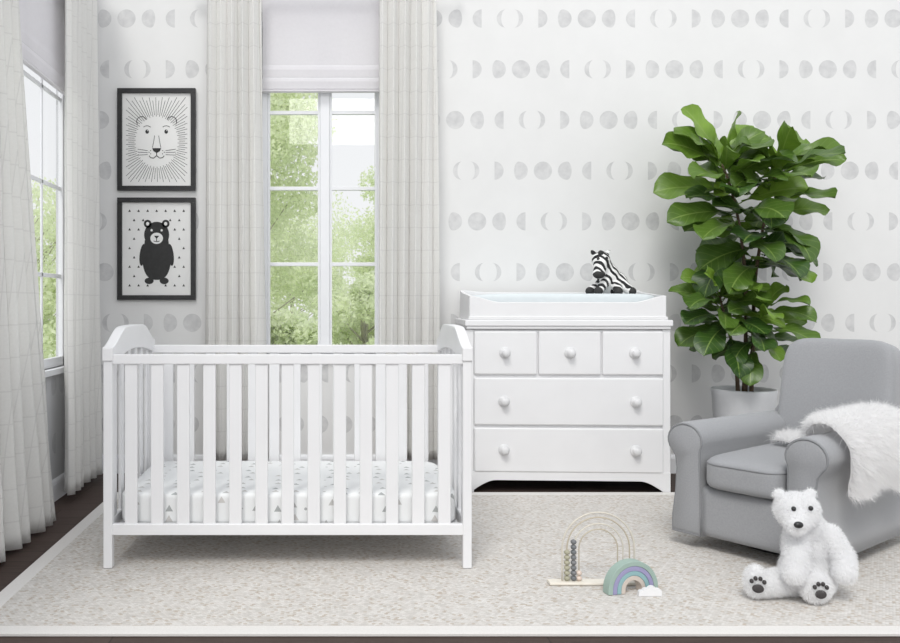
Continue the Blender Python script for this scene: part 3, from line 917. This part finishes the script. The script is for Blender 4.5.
for j in range(nv_):
    for i in range(NP):
        a = j * (NP + 1) + i; fs.append((a, a + 1, a + NP + 2, a + NP + 1))
me = bpy.data.meshes.new('fur_throw'); me.from_pydata([tuple(v) for v in vs], [], fs); me.materials.append(FURT)
th = bpy.data.objects.new('fur_throw', me); COL.objects.link(th)
bm = bmesh.new(); bm.from_mesh(me); bm.normal_update()
avg = sum((f.normal.z for f in bm.faces))
if avg < 0: bmesh.ops.reverse_faces(bm, faces=bm.faces)
bm.to_mesh(me); bm.free()
V, F = fur_strands(me, 42000, .036, .0014, .45, 5, jitter=.38)
base = len(me.vertices)
allv = [tuple(v.co) for v in me.vertices] + V.tolist()
allf = [tuple(p.vertices) for p in me.polygons] + [tuple(i + base for i in f) for f in F]
me2 = bpy.data.meshes.new('fur_throw'); me2.from_pydata(allv, [], allf); me2.materials.append(FURT); th.data = me2
th.location = ch.location; th.rotation_euler = ch.rotation_euler
tag(th, 'fluffy white faux-fur throw draped over the armchair arm', 'throw blanket')

# ---------------------------------------------------------------- polar bear plush
bp = empty('plush_polar_bear', (1.53, 2.735, RZ + .003), 'fluffy white plush polar bear sitting on rug by armchair', 'toy')
mb = MB()
mb.ell((.105, .028, .150), (.080, .064, .105)); mb.ell((.110, .028, .078), (.096, .070, .072))
mb.ell((.085, .010, .225), (.064, .052, .055))
mb.ell((.045, -.012, .288), (.070, .060, .057)); mb.ell((.035, -.03, .272), (.058, .052, .045))
mb.limb((.022, -.055, .272), (-.006, -.096, .258), .039, .030)
for p in ((-.008, .000, .337), (.100, .004, .337)): mb.ell(p, (.020, .012, .019))
mb.limb((.09, .0, .052), (-.085, -.035, .045), .050, .040); mb.ell((-.112, -.045, .058), (.036, .034, .054), rot=(0, 0, .4))
mb.limb((.13, .00, .052), (.080, -.065, .043), .050, .042); mb.ell((.062, -.088, .053), (.048, .030, .052))
mb.limb((.040, -.02, .205), (.005, -.080, .145), .038, .034); mb.limb((.005, -.080, .145), (-.012, -.097, .100), .034, .034)
mb.limb((.155, -.01, .200), (.180, -.050, .140), .038, .034); mb.limb((.180, -.050, .140), (.160, -.083, .098), .034, .034)
bb = remesh(mb, 'body', FURW, bp, .006, 3)
nose_c = Vector((-.014, -.124, .267))
EY = (Vector((-.002, -.076, .307)), Vector((.053, -.078, .309)))
def noface(q):
    return (Vector(q) - nose_c).length < .021 or (Vector(q) - EY[0]).length < .014 or (Vector(q) - EY[1]).length < .014
fur_object(bb, 'fur', FURW, bp, 55000, .0100, .0011, .35, 9, skip=noface, jitter=.45)
MB().ell(nose_c, (.015, .010, .011)).build('nose', BLACKPL, bp, smooth=True)
for p in EY: MB().ell(p, (.0075, .0075, .0080)).build('eye', BLACKPL, bp, smooth=True)
def pads(c, nrm):
    n = Vector(nrm).normalized(); R = n.to_track_quat('Y', 'Z').to_matrix().to_4x4(); Tm = Matrix.Translation(c) @ R
    mb = MB(); mb.ell((0, 0, -.012), (.018, .007, .014), Tm)
    for k in range(4):
        a = math.radians(35 + k * 37); mb.ell((.023 * math.cos(a), 0, -.004 + .026 * math.sin(a)), (.0065, .006, .0075), Tm)
    mb.build('paw_pad', PADB, bp, smooth=True)
pads(Vector((-.123, -.082, .058)), (-.30, -1, .05))
pads(Vector((.060, -.121, .053)), (-.05, -1, .05))

# ---------------------------------------------------------------- bead rainbow toy
WD = pmat('pale_beech_wood', (.80, .76, .68), (.74, .69, .60), 30, .5)
WR1 = pmat('cream_wire', (.66, .62, .54), None, 30, .4)
WR2 = pmat('sand_wire', (.52, .46, .36), None, 30, .4)
BG = pmat('dark_grey_bead', (.14, .15, .16), (.2, .2, .21), 50, .5)
BO = pmat('olive_bead', (.42, .40, .30), (.36, .35, .26), 50, .5)
BP_ = pmat('blush_bead', (.72, .60, .52), None, 50, .5)
bt = empty('wooden_bead_arch_toy', (.944, 2.84, RZ), 'wooden bead arch toy with cream wires and grey beads', 'toy')
MB().box(-.176, .150, -.022, .022, 0, .011).build('base', WD, bt, bevel=.004)
for R_, mt, r_ in ((.127, WR1, .0032), (.110, WR2, .0026), (.087, WR1, .0026), (.068, WR2, .0022)):
    leg = .115; pts = [(-R_, 0, .009), (-R_, 0, .009 + leg * .5)]
    for k in range(33):
        a = PI - PI * k / 32; pts.append((R_ * math.cos(a), 0, .009 + leg + R_ * math.sin(a)))
    pts += [(R_, 0, .009 + leg * .5), (R_, 0, .009)]
    MB().tube(pts, r_, 8).build('arch_wire', mt, bt, smooth=True)
for R_, mt, n in ((.087, BG, 8), (.110, BO, 6), (.068, BP_, 2)):
    for k in range(n):
        MB().ell((-R_, 0, .020 + k * .0182), (.0105, .0105, .0091), seg=16, ring=10).build('bead', mt, bt, smooth=True)

# pastel rainbow stacker
rt = empty('rainbow_stacking_toy', (1.030, 2.765, RZ), 'pastel wooden rainbow stacking toy standing on rug', 'toy', rotz=math.radians(14))
bands = [((.34, .45, .40), .096, .079), ((.33, .31, .50), .0785, .063), ((.27, .45, .47), .0625, .047), ((.60, .53, .47), .0465, .031)]
for i, (c, ro, ri) in enumerate(bands):
    mt = pmat('pastel_arch_paint_%d' % i, c, None, 30, .55)
    mb = MB(); N = 35
    outer = [(ro, 0)] + [(ro * math.cos(PI * k / 32), .012 + ro * math.sin(PI * k / 32)) for k in range(33)] + [(-ro, 0)]
    inner = [(ri, 0)] + [(ri * math.cos(PI * k / 32), .012 + ri * math.sin(PI * k / 32)) for k in range(33)] + [(-ri, 0)]
    vs = []; d0, d1 = -.018, .018
    for (a, b) in zip(outer, inner): vs += [(a[0], d0, a[1]), (b[0], d0, b[1]), (b[0], d1, b[1]), (a[0], d1, a[1])]
    fs = []
    for k in range(N - 1):
        for e in range(4):
            f = (e + 1) % 4; fs.append((k * 4 + e, k * 4 + f, k * 4 + 4 + f, k * 4 + 4 + e))
    fs += [(0, 1, 2, 3), tuple((N - 1) * 4 + e for e in range(4))]
    mb.add(vs, fs).build('arch', mt, rt, bevel=.002)
circ = [(.0, .012, .014), (.020, .016, .017), (.040, .012, .013), (-.016, .009, .010)]
poly = [(.052, 0)]
for k in range(60):
    x = .052 - .078 * k / 59; z = 0.0
    for (cx_, cz_, r_) in circ:
        if abs(x - cx_) < r_: z = max(z, cz_ + math.sqrt(r_ * r_ - (x - cx_) ** 2))
    poly.append((x, max(z, .004)))
poly.append((-.026, 0))
cl = MB().prism(poly, -.008, .008, 'y').build('cloud_block', WHITE, None, loc=(1.066, 2.725, RZ)); tag(cl, 'small white cloud-shaped wooden block in front of rainbow', 'toy')

# ---------------------------------------------------------------- outside
lawn = MB().box(-30, 30, BW + .4, 60, -.5, -.43).build('lawn', GRASS); tag(lawn, 'green lawn outside the windows', 'grass'); lawn['kind'] = 'stuff'
def tree(name, x, y, h, cr, seed, n, label, zlo=.28, ncl=34, cat='tree'):
    r = random.Random(seed)
    t = empty(name, (x, y, -.42), label, cat, group='%s plants outside the windows' % cat)
    mb = MB(); tr = bez([(0, 0, 0), (.05, 0, h * .3), (-.04, 0, h * .6), (0, 0, h * .85)], 12)
    mb.tube(tr, [.08 - .005 * i for i in range(13)], 8)
    cl = []
    for i in range(ncl):
        a = r.uniform(0, 2 * PI); rr = cr * math.sqrt(r.uniform(.01, .6)); z = h * r.uniform(zlo, .92)
        c = Vector((rr * math.cos(a), rr * math.sin(a), z)); cl.append((c, cr * r.uniform(.20, .36)))
        s = tr[min(11, int(12 * z / h * .7))]
        mb.tube([s, s.lerp(c, .5) + Vector((0, 0, -.03)), c], [.02, .014, .006], 6)
    mb.build('trunk', BARKP, t, smooth=True)
    vs = []; fs = []
    for i in range(n):
        c, cr_ = r.choice(cl)
        d = Vector((r.gauss(0, 1), r.gauss(0, 1), r.gauss(0, .8))).normalized() * cr_ * r.random() ** .4
        p = c + d; s = r.uniform(.025, .055)
        p.z = max(p.z, .08)
        u = Vector((r.gauss(0, 1), r.gauss(0, 1), r.gauss(0, 1))).normalized(); w = u.cross(Vector((r.gauss(0, 1), r.gauss(0, 1), r.gauss(0, 1)))).normalized()
        o = len(vs); vs += [p - u * s, p + w * s * .6, p + u * s, p - w * s * .6]; fs.append((o, o + 1, o + 2, o + 3))
    me = bpy.data.meshes.new('foliage'); me.from_pydata([tuple(v) for v in vs], [], fs); me.materials.append(TREEL)
    o = bpy.data.objects.new('foliage', me); COL.objects.link(o); o.parent = t
tree('tree', -1.75, 13.5, 5.6, 2.1, 2, 45000, 'leafy pale green tree outside the window')
tree('tree', 2.1, 19.0, 4.6, 2.1, 4, 34000, 'leafy pale green tree outside the window')
tree('bush', .55, 12.5, 1.75, 1.0, 5, 16000, 'pale green leafy bush on the lawn outside the window', .16, 24, 'bush')
tree('bush', -.6, 10.0, 1.35, .80, 15, 14000, 'pale green leafy bush on the lawn outside the window', .16, 22, 'bush')
tree('tree', -1.2, 24.5, 4.6, 2.6, 6, 26000, 'leafy pale green tree outside the window', .12)
tree('tree', -7.2, 19.0, 4.6, 2.0, 9, 16000, 'leafy pale green tree outside the window')
tree('tree', -4.5, 10.5, 2.8, 1.1, 12, 12000, 'leafy pale green tree outside the window')

# ---------------------------------------------------------------- light + world
w = bpy.data.worlds.new('World'); scene.world = w; w.use_nodes = True
nt = w.node_tree; bg = nt.nodes['Background']
tc = nt.nodes.new('ShaderNodeTexCoord').outputs['Generated']
s = nt.nodes.new('ShaderNodeSeparateXYZ'); nt.links.new(tc, s.inputs[0])
c = MIX(nt, RAMP(nt, s.outputs[2], 0.0, .8), (.98, .99, 1.0), (.91, .945, 1.0))
nt.links.new(c, bg.inputs[0]); bg.inputs[1].default_value = .94
def area(loc, target, size, power, col=(1, 1, 1)):
    l = bpy.data.lights.new('softbox', 'AREA'); l.shape = 'RECTANGLE'; l.size = size[0]; l.size_y = size[1]; l.energy = power; l.color = col
    o = bpy.data.objects.new('softbox_light', l); COL.objects.link(o); o.location = loc
    o.rotation_euler = (Vector(target) - Vector(loc)).to_track_quat('-Z', 'Y').to_euler()
area((.6, -.3, 3.6), (.8, 4.0, .8), (2.2, 1.4), 46, (1, .985, .97))
sun = bpy.data.lights.new('sun', 'SUN'); sun.energy = 1.35; sun.angle = .3; sun.color = (1, .98, .94)
so = bpy.data.objects.new('sun', sun); COL.objects.link(so); so.rotation_euler = (math.radians(36), math.radians(-16), 0)

cam = bpy.data.cameras.new('camera'); co = bpy.data.objects.new('camera', cam); COL.objects.link(co)
cam.sensor_width = 36; cam.lens = 807 / 900 * 36; cam.shift_x = 120 / 900; cam.shift_y = -18.5 / 900
co.location = (0, 0, 1); co.rotation_euler = (PI / 2, 0, 0)
cam.clip_start = .05
scene.camera = co
